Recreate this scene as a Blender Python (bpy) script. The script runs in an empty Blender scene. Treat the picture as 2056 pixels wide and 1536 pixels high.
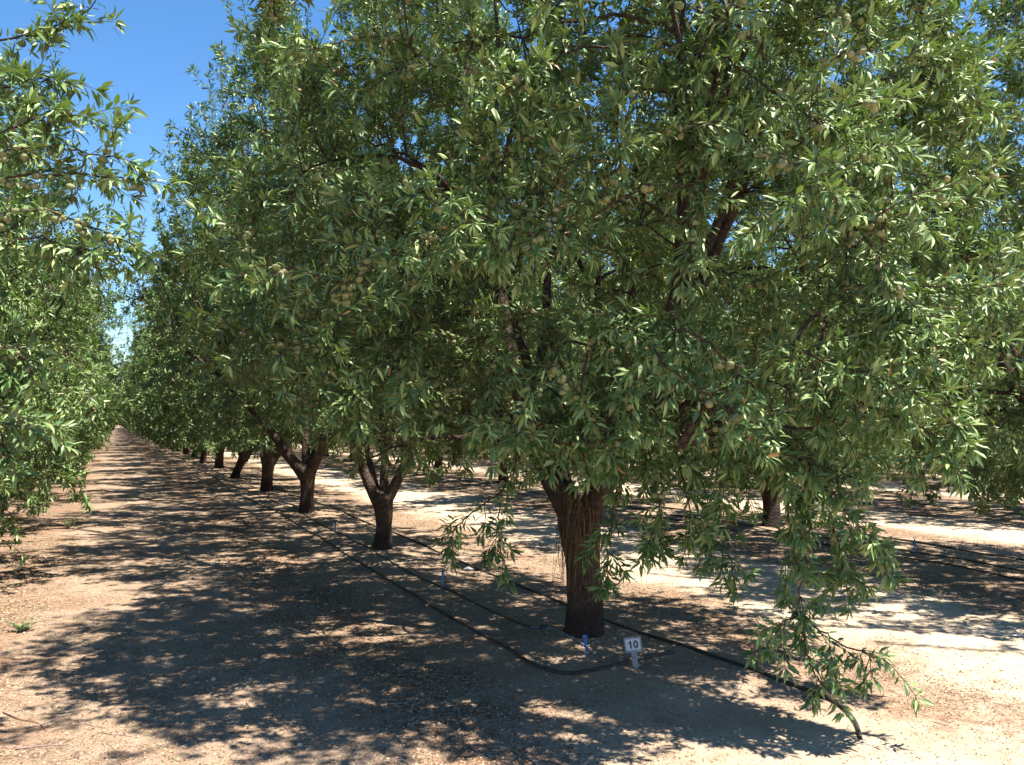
import bpy, math, random
import numpy as np
from mathutils import Vector, Matrix

R = math.radians
scene = bpy.context.scene
# ------------------------------------------------------------------ camera, sky, sun, exposure
CAM_H, YAW, PITCH, F = 1.67, 23.86, 2.54, 1800.0
cam_d = bpy.data.cameras.new('camera')
cam_d.sensor_width = 36.0
cam_d.lens = F / 2056 * 36
cam_d.clip_start = 0.05
cam_d.clip_end = 6000
cam = bpy.data.objects.new('camera', cam_d)
scene.collection.objects.link(cam)
cam.location = (0, 0, CAM_H)
cam.rotation_euler = (R(90 + PITCH), 0, R(-YAW))
scene.camera = cam

SUN_EL, SUN_AZ = 67.0, 138.0          # azimuth clockwise from +Y (the row direction)
world = bpy.data.worlds.new('World')
scene.world = world
world.use_nodes = True
wn = world.node_tree
bg = wn.nodes['Background']
sky = wn.nodes.new('ShaderNodeTexSky')
sky.sky_type = 'NISHITA'
sky.sun_disc = False
sky.sun_elevation = R(SUN_EL)
sky.sun_rotation = R(SUN_AZ)
sky.altitude = 100
sky.air_density = 1.0
sky.dust_density = 0.0
sky.ozone_density = 3.5
hs = wn.nodes.new('ShaderNodeHueSaturation')
hs.inputs['Saturation'].default_value = 1.22
wn.links.new(sky.outputs[0], hs.inputs['Color'])
wn.links.new(hs.outputs[0], bg.inputs[0])
bg.inputs[1].default_value = 0.08

sun_d = bpy.data.lights.new('sun', 'SUN')
sun_d.energy = 5.0
sun_d.angle = R(0.53)
sun_d.color = (1.0, 0.93, 0.82)
sun = bpy.data.objects.new('sun', sun_d)
scene.collection.objects.link(sun)
sd = Vector((math.sin(R(SUN_AZ)) * math.cos(R(SUN_EL)), math.cos(R(SUN_AZ)) * math.cos(R(SUN_EL)), math.sin(R(SUN_EL))))
sun.rotation_euler = sd.to_track_quat('Z', 'Y').to_euler()

scene.view_settings.view_transform = 'Standard'
scene.view_settings.look = 'None'
scene.view_settings.exposure = 1.52
scene.view_settings.gamma = 1
scene.view_settings.use_curve_mapping = False
cy = scene.cycles
cy.max_bounces = 7
cy.diffuse_bounces = 2
cy.glossy_bounces = 2
cy.transmission_bounces = 4
cy.use_denoising = True
cy.sample_clamp_indirect = 6

# ------------------------------------------------------------------ helpers
COL = scene.collection


def W(px, py, d):
    """a point d metres in front of the camera, on the ray of a photo pixel"""
    v = Vector(((px - 1028) / F * d, (768 - py) / F * d, -d))
    return np.array(cam.rotation_euler.to_matrix() @ v + Vector((0, 0, CAM_H)))


def G(px, py, z0=0.0):
    """where the ray of a photo pixel meets the ground"""
    p = W(px, py, 1.0); o = np.array((0, 0, CAM_H)); v = p - o
    t = (z0 - CAM_H) / v[2]
    for _ in range(6):
        q = o + v * t
        t = (z0 + ground_z(q[0], q[1]) - CAM_H) / v[2]
    return o + v * t


def tag(o, label=None, cat=None, group=None, kind=None):
    if label: o['label'] = label
    if cat: o['category'] = cat
    if group: o['group'] = group
    if kind: o['kind'] = kind
    return o


def link(name, mesh, mat=None, parent=None):
    if mat is not None and len(mesh.materials) == 0:
        mesh.materials.append(mat)
    o = bpy.data.objects.new(name, mesh)
    COL.objects.link(o)
    if parent is not None: o.parent = parent
    return o


def empty(name, loc, rz=0.0, sc=1.0):
    o = bpy.data.objects.new(name, None)
    o.empty_display_size = 0.2
    o.location = loc; o.rotation_euler = (0, 0, rz); o.scale = (sc, sc, sc)
    COL.objects.link(o)
    return o


def mesh_np(name, verts, tris=None, quads=None, attr=None, smooth=False):
    verts = np.asarray(verts, dtype=np.float32)
    me = bpy.data.meshes.new(name)
    nt = 0 if tris is None else len(tris)
    nq = 0 if quads is None else len(quads)
    loops = []
    if nt: loops.append(np.asarray(tris, dtype=np.int32).ravel())
    if nq: loops.append(np.asarray(quads, dtype=np.int32).ravel())
    loops = np.concatenate(loops)
    starts = np.concatenate([np.arange(nt) * 3, nt * 3 + np.arange(nq) * 4]).astype(np.int32)
    me.vertices.add(len(verts)); me.vertices.foreach_set('co', verts.ravel())
    me.loops.add(len(loops)); me.loops.foreach_set('vertex_index', loops)
    me.polygons.add(nt + nq); me.polygons.foreach_set('loop_start', starts)
    if smooth: me.polygons.foreach_set('use_smooth', np.ones(nt + nq, dtype=bool))
    if attr is not None:
        a = me.attributes.new('v', 'FLOAT', 'POINT')
        a.data.foreach_set('value', np.asarray(attr, dtype=np.float32))
    me.update(calc_edges=True)
    return me


class Tubes:
    def __init__(self): self.v = []; self.q = []; self.t = []; self.n = 0

    def add(self, pts, rad, sides=6, rough=0.0, rng=None, cap=True):
        pts = np.asarray(pts, float); n = len(pts)
        rad = np.broadcast_to(np.asarray(rad, float), (n,))
        tan = np.gradient(pts, axis=0)
        tan /= np.linalg.norm(tan, axis=1)[:, None] + 1e-9
        ref = np.array((1.0, 0, 0)) if abs(tan[0][0]) < 0.8 else np.array((0, 1.0, 0))
        u = ref - (tan @ ref)[:, None] * tan
        u /= np.linalg.norm(u, axis=1)[:, None] + 1e-9
        w = np.cross(tan, u)
        a = np.arange(sides) / sides * 2 * np.pi
        rr = rad[:, None] * np.ones((1, sides))
        if rough:
            ph = rng.random(4) * 6.28
            s = np.linspace(0, 1, n)[:, None] * n * 0.5
            rr = rr * (1 + rough * (np.sin(3 * a[None] + ph[0] + s * .5) * .5 + np.sin(5 * a[None] + ph[1] - s * .4) * .35
                                    + .45 * rng.standard_normal((n, sides)) * .5 + .25 * np.sin(s * 2.3 + ph[2])))
        V = pts[:, None, :] + rr[..., None] * (np.cos(a)[None, :, None] * u[:, None, :] + np.sin(a)[None, :, None] * w[:, None, :])
        self.v.append(V.reshape(-1, 3))
        i = np.arange(n - 1)[:, None] * sides; j = np.arange(sides)[None]; k = (np.arange(sides) + 1)[None] % sides
        q = np.stack([i + j, i + k, i + sides + k, i + sides + j], -1).reshape(-1, 4) + self.n
        self.q.append(q)
        m = n * sides
        if cap:
            self.v.append(np.array([pts[0], pts[-1]]))
            jj = np.arange(sides); kk = (jj + 1) % sides
            self.t.append(np.stack([kk, jj, np.full(sides, m)], -1) + self.n)
            b = (n - 1) * sides
            self.t.append(np.stack([b + jj, b + kk, np.full(sides, m + 1)], -1) + self.n)
            m += 2
        self.n += m

    def mesh(self, name, smooth=True):
        return mesh_np(name, np.concatenate(self.v), np.concatenate(self.t) if self.t else None, np.concatenate(self.q), smooth=smooth)


def box_mesh(name, parts):
    """parts: (centre, size, taper) boxes with a slight bevel by inset, joined to one mesh"""
    import bmesh
    bm = bmesh.new()
    for c, s, tp in parts:
        r = bmesh.ops.create_cube(bm, size=1.0)
        for v in r['verts']:
            k = tp if v.co.z < 0 else 1.0
            v.co = Vector((v.co.x * s[0] * k + c[0], v.co.y * s[1] + c[1], v.co.z * s[2] + c[2]))
    bmesh.ops.bevel(bm, geom=bm.edges[:], offset=0.0008, segments=1, affect='EDGES')
    me = bpy.data.meshes.new(name); bm.to_mesh(me); bm.free()
    return me


# ------------------------------------------------------------------ ground shape
ROW0, SPX, SPY, Y0 = 3.2, 6.0, 5.2, 5.9
_gr = np.random.default_rng(5)
_gk = _gr.normal(size=(26, 2)); _gk /= np.linalg.norm(_gk, axis=1)[:, None]
_gf = np.geomspace(0.5, 22, 26); _gp = _gr.random(26) * 6.28


def ground_z(x, y):
    x = np.asarray(x, float); y = np.asarray(y, float)
    dr = (x - ROW0 + SPX / 2) % SPX - SPX / 2
    end = 1 / (1 + np.exp(-(y - 4.6) * 3.5))
    near_tree = np.exp(-(((y - Y0 + SPY / 2) % SPY - SPY / 2) / 0.9) ** 2)
    z = (0.055 + 0.02 * near_tree) * np.exp(-(dr / 0.95) ** 2) * end
    n = 0
    for k, f, p in zip(_gk, _gf, _gp):
        n = n + np.sin((x * k[0] + y * k[1]) * f + p) / f ** 0.8
    bump = 0.006 + 0.008 * np.exp(-(dr / 1.3) ** 2)
    dy = (y - Y0 + SPY / 2) % SPY - SPY / 2
    return z + n * bump * 0.55 + .03 * np.exp(-(dr * dr + dy * dy) / .12) * end


def make_ground():
    xs = np.concatenate([[-3000, -800, -250, -90, -45], np.arange(-26, -6, 0.5), np.arange(-6, 9, 0.06), np.arange(9, 20, 0.2), np.arange(20, 50, 0.5), [60, 90, 250, 800, 3000]])
    ys = np.concatenate([[-3000, -800, -200, -50, -15, -5, -2], np.arange(0, 2.4, 0.3), np.arange(2.4, 14, 0.06), np.arange(14, 30, 0.2), np.arange(30, 80, 0.6), np.arange(80, 320, 2.6), [400, 600, 1000, 2000, 4000]])
    X, Y = np.meshgrid(xs, ys)
    Z = ground_z(X, Y)
    far = (np.abs(X) > 55) | (Y < -6) | (Y > 330)
    Z[far] = 0
    V = np.stack([X, Y, Z], -1).reshape(-1, 3)
    nx, ny = len(xs), len(ys)
    i = np.arange(ny - 1)[:, None] * nx; j = np.arange(nx - 1)[None]
    q = np.stack([i + j, i + j + 1, i + nx + j + 1, i + nx + j], -1).reshape(-1, 4)
    return mesh_np('ground', V, quads=q, smooth=True)


# ------------------------------------------------------------------ materials
class NT:
    def __init__(self, name):
        self.m = bpy.data.materials.new(name); self.m.use_nodes = True
        self.t = self.m.node_tree; self.b = self.t.nodes['Principled BSDF']; self.out = self.t.nodes['Material Output']

    def n(self, typ, **kw):
        nd = self.t.nodes.new('ShaderNode' + typ)
        for k, v in kw.items():
            if k.startswith('i_'):
                key = k[2:]
                nd.inputs[int(key) if key.isdigit() else key].default_value = v
            else: setattr(nd, k, v)
        return nd

    def l(self, a, b): self.t.links.new(a, b)

    def math(self, op, a, b=None, clamp=False):
        nd = self.n('Math', operation=op, use_clamp=clamp)
        for i, s in enumerate((a, b)):
            if s is None: continue
            if isinstance(s, (int, float)): nd.inputs[i].default_value = s
            else: self.l(s, nd.inputs[i])
        return nd.outputs[0]

    def ramp(self, fac, stops, interp='LINEAR'):
        nd = self.n('ValToRGB'); cr = nd.color_ramp; cr.interpolation = interp
        while len(cr.elements) < len(stops): cr.elements.new(0.5)
        for e, (p, c) in zip(cr.elements, stops):
            e.position = p; e.color = (*c, 1) if len(c) == 3 else c
        self.l(fac, nd.inputs[0])
        return nd.outputs[0]

    def mix(self, fac, a, b):
        nd = self.n('Mix', data_type='RGBA')
        for s, i in ((fac, 0), (a, 6), (b, 7)):
            if isinstance(s, tuple): nd.inputs[i].default_value = (*s, 1)
            elif isinstance(s, (int, float)): nd.inputs[i].default_value = s
            else: self.l(s, nd.inputs[i])
        return nd.outputs[2]

    def noise(self, vec, scale, detail=4, rough=0.55, out=0):
        nd = self.n('TexNoise'); nd.inputs['Scale'].default_value = scale; nd.inputs['Detail'].default_value = detail
        nd.inputs['Roughness'].default_value = rough
        if vec is not None: self.l(vec, nd.inputs['Vector'])
        return nd.outputs[out]


def mat_simple(name, col, rough=0.6, vary=0.25, scale=30, metal=0.0, bump=0.0, spec=0.5):
    k = NT(name); tc = k.n('TexCoord').outputs['Object']
    f = k.noise(tc, scale, 5)
    d = tuple(c * (1 - vary) for c in col); u = tuple(min(1, c * (1 + vary)) for c in col)
    k.l(k.ramp(f, [(0.3, d), (0.7, u)]), k.b.inputs['Base Color'])
    k.b.inputs['Roughness'].default_value = rough; k.b.inputs['Metallic'].default_value = metal
    k.b.inputs['Specular IOR Level'].default_value = spec
    if bump:
        b = k.n('Bump', i_Strength=bump, i_Distance=0.01); k.l(f, b.inputs['Height']); k.l(b.outputs[0], k.b.inputs['Normal'])
    return k.m


def mat_leaf(name, dark=1.0):
    k = NT(name)
    v = k.n('Attribute', attribute_name='v').outputs['Fac']
    s = dark
    top = k.ramp(v, [(0.0, (.038 * s, .092 * s, .032 * s)), (.45, (.100 * s, .176 * s, .056 * s)), (.85, (.275 * s, .36 * s, .135 * s)),
                     (.975, (.30 * s, .32 * s, .09 * s)), (.985, (.16, .085, .03)), (1.0, (.22, .12, .05))])
    und = k.ramp(v, [(0.0, (.11 * s, .155 * s, .06 * s)), (.95, (.18 * s, .225 * s, .095 * s)), (1.0, (.2, .13, .07))])
    bf = k.n('NewGeometry').outputs['Backfacing']
    k.l(k.mix(bf, top, und), k.b.inputs['Base Color'])
    rg = k.math('MULTIPLY', v, 0.12); rg = k.math('ADD', rg, 0.40)
    k.l(rg, k.b.inputs['Roughness'])
    k.b.inputs['Specular IOR Level'].default_value = 0.65
    k.b.inputs['Specular Tint'].default_value = (.97, 1.0, .74, 1)
    tr = k.n('BsdfTranslucent')
    k.l(k.ramp(v, [(0.0, (.11, .26, .02)), (.97, (.26, .42, .04)), (1.0, (.2, .12, .03))]), tr.inputs[0])
    mx = k.n('MixShader', i_0=0.13)
    k.l(k.b.outputs[0], mx.inputs[1]); k.l(tr.outputs[0], mx.inputs[2]); k.l(mx.outputs[0], k.out.inputs[0])
    return k.m


def mat_bark():
    k = NT('bark'); tc = k.n('TexCoord').outputs['Object']
    mp = k.n('Mapping'); mp.inputs['Scale'].default_value = (1, 1, 0.6); k.l(tc, mp.inputs[0])
    f = k.noise(mp.outputs[0], 36, 9, .7); g = k.noise(tc, 7, 4)
    vo = k.n('TexVoronoi', feature='DISTANCE_TO_EDGE'); vo.inputs['Scale'].default_value = 38; k.l(mp.outputs[0], vo.inputs['Vector'])
    c1 = k.ramp(f, [(0.28, (.018, .012, .010)), (.5, (.060, .038, .028)), (.72, (.135, .095, .075))])
    c2 = k.mix(k.math('MULTIPLY', k.ramp(g, [(.5, (0, 0, 0)), (.7, (1, 1, 1))]), .5), c1, (.12, .09, .072))
    z = k.n('SeparateXYZ'); k.l(tc, z.inputs[0])
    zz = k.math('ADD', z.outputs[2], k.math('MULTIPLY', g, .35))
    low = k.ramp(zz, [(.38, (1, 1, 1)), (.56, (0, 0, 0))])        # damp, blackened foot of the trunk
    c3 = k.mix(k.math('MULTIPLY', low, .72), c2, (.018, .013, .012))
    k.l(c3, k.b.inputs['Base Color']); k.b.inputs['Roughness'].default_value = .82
    k.b.inputs['Specular IOR Level'].default_value = .25
    h = k.math('ADD', f, k.math('MULTIPLY', k.math('MINIMUM', vo.outputs[0], .25), 2.0))
    b = k.n('Bump', i_Strength=.9, i_Distance=.016); k.l(h, b.inputs['Height']); k.l(b.outputs[0], k.b.inputs['Normal'])
    return k.m


def mat_nut():
    k = NT('almond_hull'); tc = k.n('TexCoord').outputs['Object']
    f = k.noise(tc, 18, 3)
    k.l(k.ramp(f, [(.35, (.13, .155, .06)), (.55, (.20, .21, .095)), (.7, (.26, .225, .12))]), k.b.inputs['Base Color'])
    k.b.inputs['Roughness'].default_value = .85
    return k.m


def mat_ground():
    k = NT('orchard_soil'); tc = k.n('TexCoord').outputs['Object']
    xyz = k.n('SeparateXYZ'); k.l(tc, xyz.inputs[0]); X, Y = xyz.outputs[0], xyz.outputs[1]
    warp = k.noise(tc, .9, 4)
    xw = k.math('ADD', X, k.math('MULTIPLY', k.math('SUBTRACT', warp, .5), 1.5))
    u = k.math('WRAP', k.math('SUBTRACT', xw, ROW0), SPX / 2); u.node.inputs[2].default_value = -SPX / 2
    ad = k.math('ABSOLUTE', u)
    # litter windrow at the edges of the berm, pale traffic lane in the middle of each alley
    litz = k.ramp(k.math('DIVIDE', ad, 3.0), [(.12, (.12,) * 3), (.36, (.6,) * 3), (.50, (1,) * 3), (.66, (.55,) * 3), (.8, (.15,) * 3)])
    left = k.math('LESS_THAN', X, 1.6)                       # the alley on the left is covered with litter all over
    leftv = k.math('MULTIPLY', k.ramp(k.math('ADD', k.math('MULTIPLY', X, .25), .2), [(0.0, (1,) * 3), (.6, (0,) * 3)]), .42)
    litz2 = k.math('ADD', litz, leftv)
    yend = k.ramp(k.math('DIVIDE', Y, 10.0), [(.24, (.35,) * 3), (.34, (.7,) * 3), (.45, (1,) * 3)])
    litz3 = k.math('MULTIPLY', litz2, yend)
    big = k.noise(tc, 1.3, 6, .62); mid = k.noise(tc, 9, 7, .7)
    lm = k.math('ADD', k.math('MULTIPLY', litz3, .55), k.math('MULTIPLY', k.math('SUBTRACT', big, .5), 1.1))
    lm = k.math('ADD', lm, k.math('MULTIPLY', k.math('SUBTRACT', mid, .5), .9))
    lmask = k.ramp(lm, [(.18, (0,) * 3), (.52, (1,) * 3)])
    soil = k.ramp(k.noise(tc, 2.1, 8, .6), [(.3, (.40, .305, .215)), (.5, (.51, .405, .295)), (.7, (.61, .505, .385))])
    soil = k.mix(k.ramp(k.noise(tc, 120, 3, .6), [(.42, (0,) * 3), (.62, (.35,) * 3)]), soil, (.30, .21, .14))
    vf = k.n('TexVoronoi'); vf.inputs['Scale'].default_value = 62; vf.inputs['Randomness'].default_value = 1
    dst = k.noise(tc, 14, 3, .5, out=1)
    wv = k.n('Mix', data_type='VECTOR'); wv.inputs[0].default_value = .04; k.l(tc, wv.inputs[4]); k.l(dst, wv.inputs[5]); k.l(wv.outputs[1], vf.inputs['Vector'])
    rnd = k.n('SeparateColor'); k.l(vf.outputs['Color'], rnd.inputs[0])
    flake = k.ramp(rnd.outputs[0], [(0, (.07, .044, .03)), (.3, (.14, .09, .06)), (.55, (.235, .16, .11)), (.8, (.36, .27, .19)), (1, (.50, .41, .29))], 'CONSTANT')
    flake = k.mix(k.ramp(k.noise(tc, 1.7, 3), [(.42, (0,) * 3), (.62, (.55,) * 3)]), flake, (.24, .135, .08))
    # pale compacted sand in the right alleys and in the open ground before the rows, browner soil elsewhere, with some tree shade put into its colour
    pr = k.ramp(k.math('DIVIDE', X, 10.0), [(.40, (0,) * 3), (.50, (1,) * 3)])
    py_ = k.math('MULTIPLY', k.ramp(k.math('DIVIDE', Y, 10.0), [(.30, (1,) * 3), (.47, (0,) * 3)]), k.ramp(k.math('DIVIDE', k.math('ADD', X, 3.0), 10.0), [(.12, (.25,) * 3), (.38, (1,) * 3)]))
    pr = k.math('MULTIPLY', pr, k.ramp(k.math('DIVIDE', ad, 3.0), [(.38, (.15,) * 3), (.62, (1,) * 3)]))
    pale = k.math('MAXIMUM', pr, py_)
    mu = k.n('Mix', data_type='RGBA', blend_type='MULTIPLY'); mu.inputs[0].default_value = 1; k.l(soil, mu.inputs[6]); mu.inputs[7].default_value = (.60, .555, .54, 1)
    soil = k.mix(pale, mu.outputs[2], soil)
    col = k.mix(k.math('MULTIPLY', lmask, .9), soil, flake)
    # scattered single flakes everywhere
    sc = k.math('GREATER_THAN', rnd.outputs[1], .82)
    sc = k.math('MULTIPLY', sc, k.math('LESS_THAN', vf.outputs['Distance'], .38))
    col = k.mix(k.math('MULTIPLY', sc, .6), col, k.ramp(rnd.outputs[2], [(0, (.12, .07, .045)), (.5, (.33, .22, .14)), (1, (.6, .48, .28))]))
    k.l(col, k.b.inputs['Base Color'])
    k.b.inputs['Roughness'].default_value = .95; k.b.inputs['Specular IOR Level'].default_value = .12
    h = k.math('ADD', k.math('MULTIPLY', k.noise(tc, 38, 8, .7), 1.0), k.math('MULTIPLY', vf.outputs['Distance'], .5))
    h = k.math('ADD', h, k.math('MULTIPLY', mid, 1.2))
    b = k.n('Bump', i_Strength=.75, i_Distance=.012); k.l(h, b.inputs['Height']); k.l(b.outputs[0], k.b.inputs['Normal'])
    return k.m


def mat_attr(name, stops, rough=.8):
    k = NT(name); v = k.n('Attribute', attribute_name='v').outputs['Fac']
    k.l(k.ramp(v, stops), k.b.inputs['Base Color']); k.b.inputs['Roughness'].default_value = rough
    k.b.inputs['Specular IOR Level'].default_value = .2
    return k.m


M_LEAF = mat_leaf('almond_leaf')
M_BARK = mat_bark()
M_NUT = mat_nut()
M_GROUND = mat_ground()

ground = link('ground', make_ground(), M_GROUND)
tag(ground, 'sandy orchard floor with low berms along the tree rows and brown litter', kind='structure')

# ------------------------------------------------------------------ almond trees
LEAF8 = np.array([(0, 0, 0), (.40, 0, -.01), (.74, 0, -.045), (1, 0, -.13), (.36, .125, .03), (.36, -.125, .03), (.72, .08, -.015), (.72, -.08, -.015)])
LEAF8_T = np.array([(0, 1, 4), (0, 5, 1), (2, 3, 6), (2, 7, 3)])
LEAF8_Q = np.array([(1, 2, 6, 4), (1, 5, 7, 2)])
LEAF4 = np.array([(0, 0, 0), (1, 0, -.10), (.42, .13, .03), (.42, -.13, .03)])
LEAF4_T = np.array([(0, 1, 2), (0, 3, 1)])


def nut_template(seg, rings):
    V = [(0, 0, 0)]
    for i in range(1, rings):
        a = math.pi * i / rings
        for j in range(seg):
            b = 2 * math.pi * j / seg
            V.append((math.sin(a) * math.cos(b) * .42, math.sin(a) * math.sin(b) * .34, -(1 - math.cos(a)) / 2))
    V.append((0, 0, -1.02))
    T, Q = [], []
    for j in range(seg):
        T.append((0, 1 + (j + 1) % seg, 1 + j))
        e = 1 + (rings - 2) * seg
        T.append((len(V) - 1, e + j, e + (j + 1) % seg))
        for i in range(rings - 2):
            a = 1 + i * seg
            Q.append((a + j, a + (j + 1) % seg, a + seg + (j + 1) % seg, a + seg + j))
    V = np.array(V); V[:, 2] += .0
    return V, np.array(T), np.array(Q)


NUT_HI = nut_template(8, 6)
NUT_LO = nut_template(5, 4)


def resample(pts, step):
    d = np.linalg.norm(np.diff(pts, axis=0), axis=1); s = np.concatenate([[0], np.cumsum(d)])
    n = max(2, int(s[-1] / step) + 1)
    t = np.linspace(0, s[-1], n)
    return np.stack([np.interp(t, s, pts[:, i]) for i in range(3)], -1)


class Tree:
    def __init__(self, seed, scaffolds, trunk_h=.85, rt=.15, zb=1.3, rmax=2.9, top=6.9, n2=60, n3=300, hi=False, leaf=.092,
                 lean=(0, 0), low_r=.62, shoots=4, guides=(), nut_p=.24, whips=46, keep=None, dens=1.0, spur_step=.05, flare=.22):
        self.rng = rng = np.random.default_rng(seed)
        self.hi, self.leaf = hi, leaf
        self.zb, self.rmax, self.top, self.low_r = zb, rmax, top, low_r
        self.ph = rng.random(5) * 6.28; self.cthr = .45
        self.cf = [(q / np.linalg.norm(q) * w, f) for q, w, f in zip(rng.normal(size=(6, 3)), (3.4, 4.2, 5.0, 5.8, 6.8, 8.0), rng.random(6) * 6.28)]
        self.wood = Tubes(); self.nodes = []; self.nr = []; self.nt = []
        self.aP, self.aA, self.aL, self.aT, self.aN = [], [], [], [], []
        self.nutP = []
        self.keep = keep
        # trunk
        n = 12; z = np.linspace(-.12, trunk_h, n)
        t = np.clip(z / trunk_h, 0, 1)
        px = lean[0] * t ** 1.3 + .02 * np.sin(t * 4 + self.ph[0]); py = lean[1] * t ** 1.3 + .02 * np.sin(t * 3 + self.ph[1])
        rad = rt * (1.0 + .34 * np.exp(-(z + .1) / .10) - .15 * np.sin(t * 3.14) + flare * t ** 4)
        trunk = np.stack([px, py, z], -1)
        top_p = trunk[-1]
        trunk = np.concatenate([trunk, top_p + np.array([(0, 0, .05), (0, 0, .085), (0, 0, .10)])]); rad = np.concatenate([rad, rad[-1] * np.array((.86, .55, .15))])
        self.wood.add(trunk, rad, 22, .075, rng)
        leaders = []
        for az, inc, rr, ln in scaffolds:
            self.leader(top_p - np.array((0, 0, .13)), az, inc, rr * rt, ln, leaders, 0)
        # secondary branches towards points spread through the crown
        for i in range(n2):
            self.branch(self.target(.30, .85), 2, .022, rng.uniform(.0, .35), False)
        for i in range(n3):
            self.branch(self.target(.42 if i % 4 else .12, 1.0 if i % 4 else .6), 3, .008, rng.uniform(.05, .5), True, shoots, nut_p, dens, spur_step)
        for i in range(whips):
            N = np.array(self.nodes); c = np.where((N[:, 2] > top * .60))[0]
            if len(c) == 0: break
            p = N[rng.choice(c)]
            d = np.array((p[0] * .10 + rng.normal() * .13, p[1] * .10 + rng.normal() * .13, 1.0))
            self.shoot(p, d, rng.uniform(.7, 1.5), .022, .006, up=True)
        for g in guides:
            self.guide(**g)
        self.finish()

    def R_at(self, z, az):
        t = (z - self.zb) / (self.top - self.zb)
        if t < -.05 or t > 1.02: return 0
        prof = np.interp(t, [-.05, 0, .14, .35, .6, .8, .92, 1.02], [self.low_r * .85, self.low_r, .90, 1.0, .93, .70, .45, .12])
        return self.rmax * prof * (1 + .09 * math.sin(2 * az + self.ph[2]) + .07 * math.sin(5 * az + self.ph[3] + z) + .05 * math.sin(3.1 * z + self.ph[4]))

    def target(self, lo, hi):
        rng = self.rng
        while True:
            z = rng.uniform(self.zb, self.top); az = rng.uniform(-math.pi, math.pi)
            Rm = self.R_at(z, az)
            if rng.random() > (Rm / self.rmax) ** 1.2: continue
            r = Rm * (lo + (hi - lo) * rng.random() ** .62)
            p = np.array((math.cos(az) * r, math.sin(az) * r, z))
            cl = sum(math.sin(p @ q + f) for q, f in self.cf)
            if cl < self.cthr and rng.random() < .90: continue
            if self.keep is not None and not self.keep(p): continue
            return p

    def leader(self, p, az, inc, r0, ln, leaders, depth):
        rng = self.rng
        d = np.array((math.cos(az) * math.sin(inc), math.sin(az) * math.sin(inc), math.cos(inc)))
        step = .16; n = int(ln / step); pts = [p]
        for i in range(n):
            z = p[2]
            Rm = max(self.R_at(min(z, self.top - .1), math.atan2(p[1], p[0])), .3)
            over = max(0, math.hypot(p[0], p[1]) / Rm - .62)
            d = d + np.array((-p[0] * over * .16, -p[1] * over * .16, .045)) + rng.normal(size=3) * .055
            d /= np.linalg.norm(d); p = p + d * step; pts.append(p)
            if p[2] > self.top - .5: break
        pts = np.array(pts); n = len(pts); t = np.linspace(0, 1, n)
        rad = (r0 * (1 - t) ** 1.25 + .009) * (1 + (.45 if depth == 0 else .1) * np.exp(-t * ln / .35))
        self.wood.add(pts, rad, 12 if depth == 0 else 8, .06, rng)
        self.nodes += list(pts[2:]); self.nr += list(rad[2:]); self.nt += list(np.gradient(pts, axis=0)[2:])
        leaders.append(pts)
        if depth < 2:
            ks = [(.16, .30), (.38, .55)] if depth == 0 else [(.3, .5)]
            for a, b in ks:
                i = int(n * rng.uniform(a, b)); tn = pts[min(i + 1, n - 1)] - pts[max(i - 1, 0)]
                az2 = math.atan2(tn[1], tn[0]) + rng.choice([-1, 1]) * rng.uniform(.5, 1.1)
                self.leader(pts[i], az2, inc * rng.uniform(.8, 1.25), rad[i] * .72, ln * (1 - i / n) * rng.uniform(.8, 1.0), leaders, depth + 1)

    def nearest(self, q):
        N = np.array(self.nodes) if not hasattr(self, '_N') or len(self._N) != len(self.nodes) else self._N
        self._N = N
        dv = q - N
        inside = np.hypot(N[:, 0], N[:, 1]) - math.hypot(q[0], q[1])
        c = np.linalg.norm(dv, axis=1) + np.maximum(0, N[:, 2] - q[2]) * .8 + np.maximum(0, inside) * 1.5
        return int(np.argmin(c))

    def branch(self, q, level, r0, sag, leafy, shoots=4, nut_p=.22, dens=1.0, spur_step=.05):
        rng = self.rng
        i = self.nearest(q); p = np.array(self.nodes[i]); L = np.linalg.norm(q - p)
        if L < .12: return
        tn = np.array(self.nt[i]); tn = tn / (np.linalg.norm(tn) + 1e-9)
        dirq = (q - p) / L
        c1 = p + (tn * .45 + dirq * .75 + np.array((0, 0, .12))) * L * .38
        c2 = q - (dirq + rng.normal(size=3) * .25 + np.array((0, 0, -.5 * sag))) * L * .33
        n = max(4, int(L / .09)); t = np.linspace(0, 1, n)[:, None]
        pts = p * (1 - t) ** 3 + 3 * c1 * t * (1 - t) ** 2 + 3 * c2 * t * t * (1 - t) + q * t ** 3
        pts[1:-1] += rng.normal(size=(n - 2, 3)) * .012
        ra = min(self.nr[i] * .75, r0 + .008 * L); rb = .0032 if level == 3 else .007
        rad = np.linspace(ra, rb, n)
        self.wood.add(pts, rad, 6 if level == 2 else 4, cap=False)
        if level == 2 or L > .5:
            self.nodes += list(pts[1:]); self.nr += list(rad[1:]); self.nt += list(np.gradient(pts, axis=0)[1:])
        if not leafy: return
        self.dress(pts, sag, shoots, nut_p, dens, spur_step, L)

    def dress(self, pts, sag, shoots, nut_p, dens, spur_step, L, start=.25, sl=1.0):
        rng = self.rng
        rs = resample(pts, spur_step / dens); k0 = int(len(rs) * start) if L > .45 else 0
        rs = rs[k0:]
        if len(rs) < 2: return
        ax = np.gradient(rs, axis=0); ax /= np.linalg.norm(ax, axis=1)[:, None] + 1e-9
        m = rng.random(len(rs)) < .9
        self.anchor(rs[m], ax[m], rng.integers(3, 8, m.sum()), self.leaf * .68, .95)
        nb = rng.random(len(rs)) < nut_p
        for p in rs[nb]:
            for _ in range(rng.integers(1, 4)):
                self.nutP.append(p + rng.normal(size=3) * .018 + np.array((0, 0, -.008)))
        z = pts[-1][2]
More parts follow.
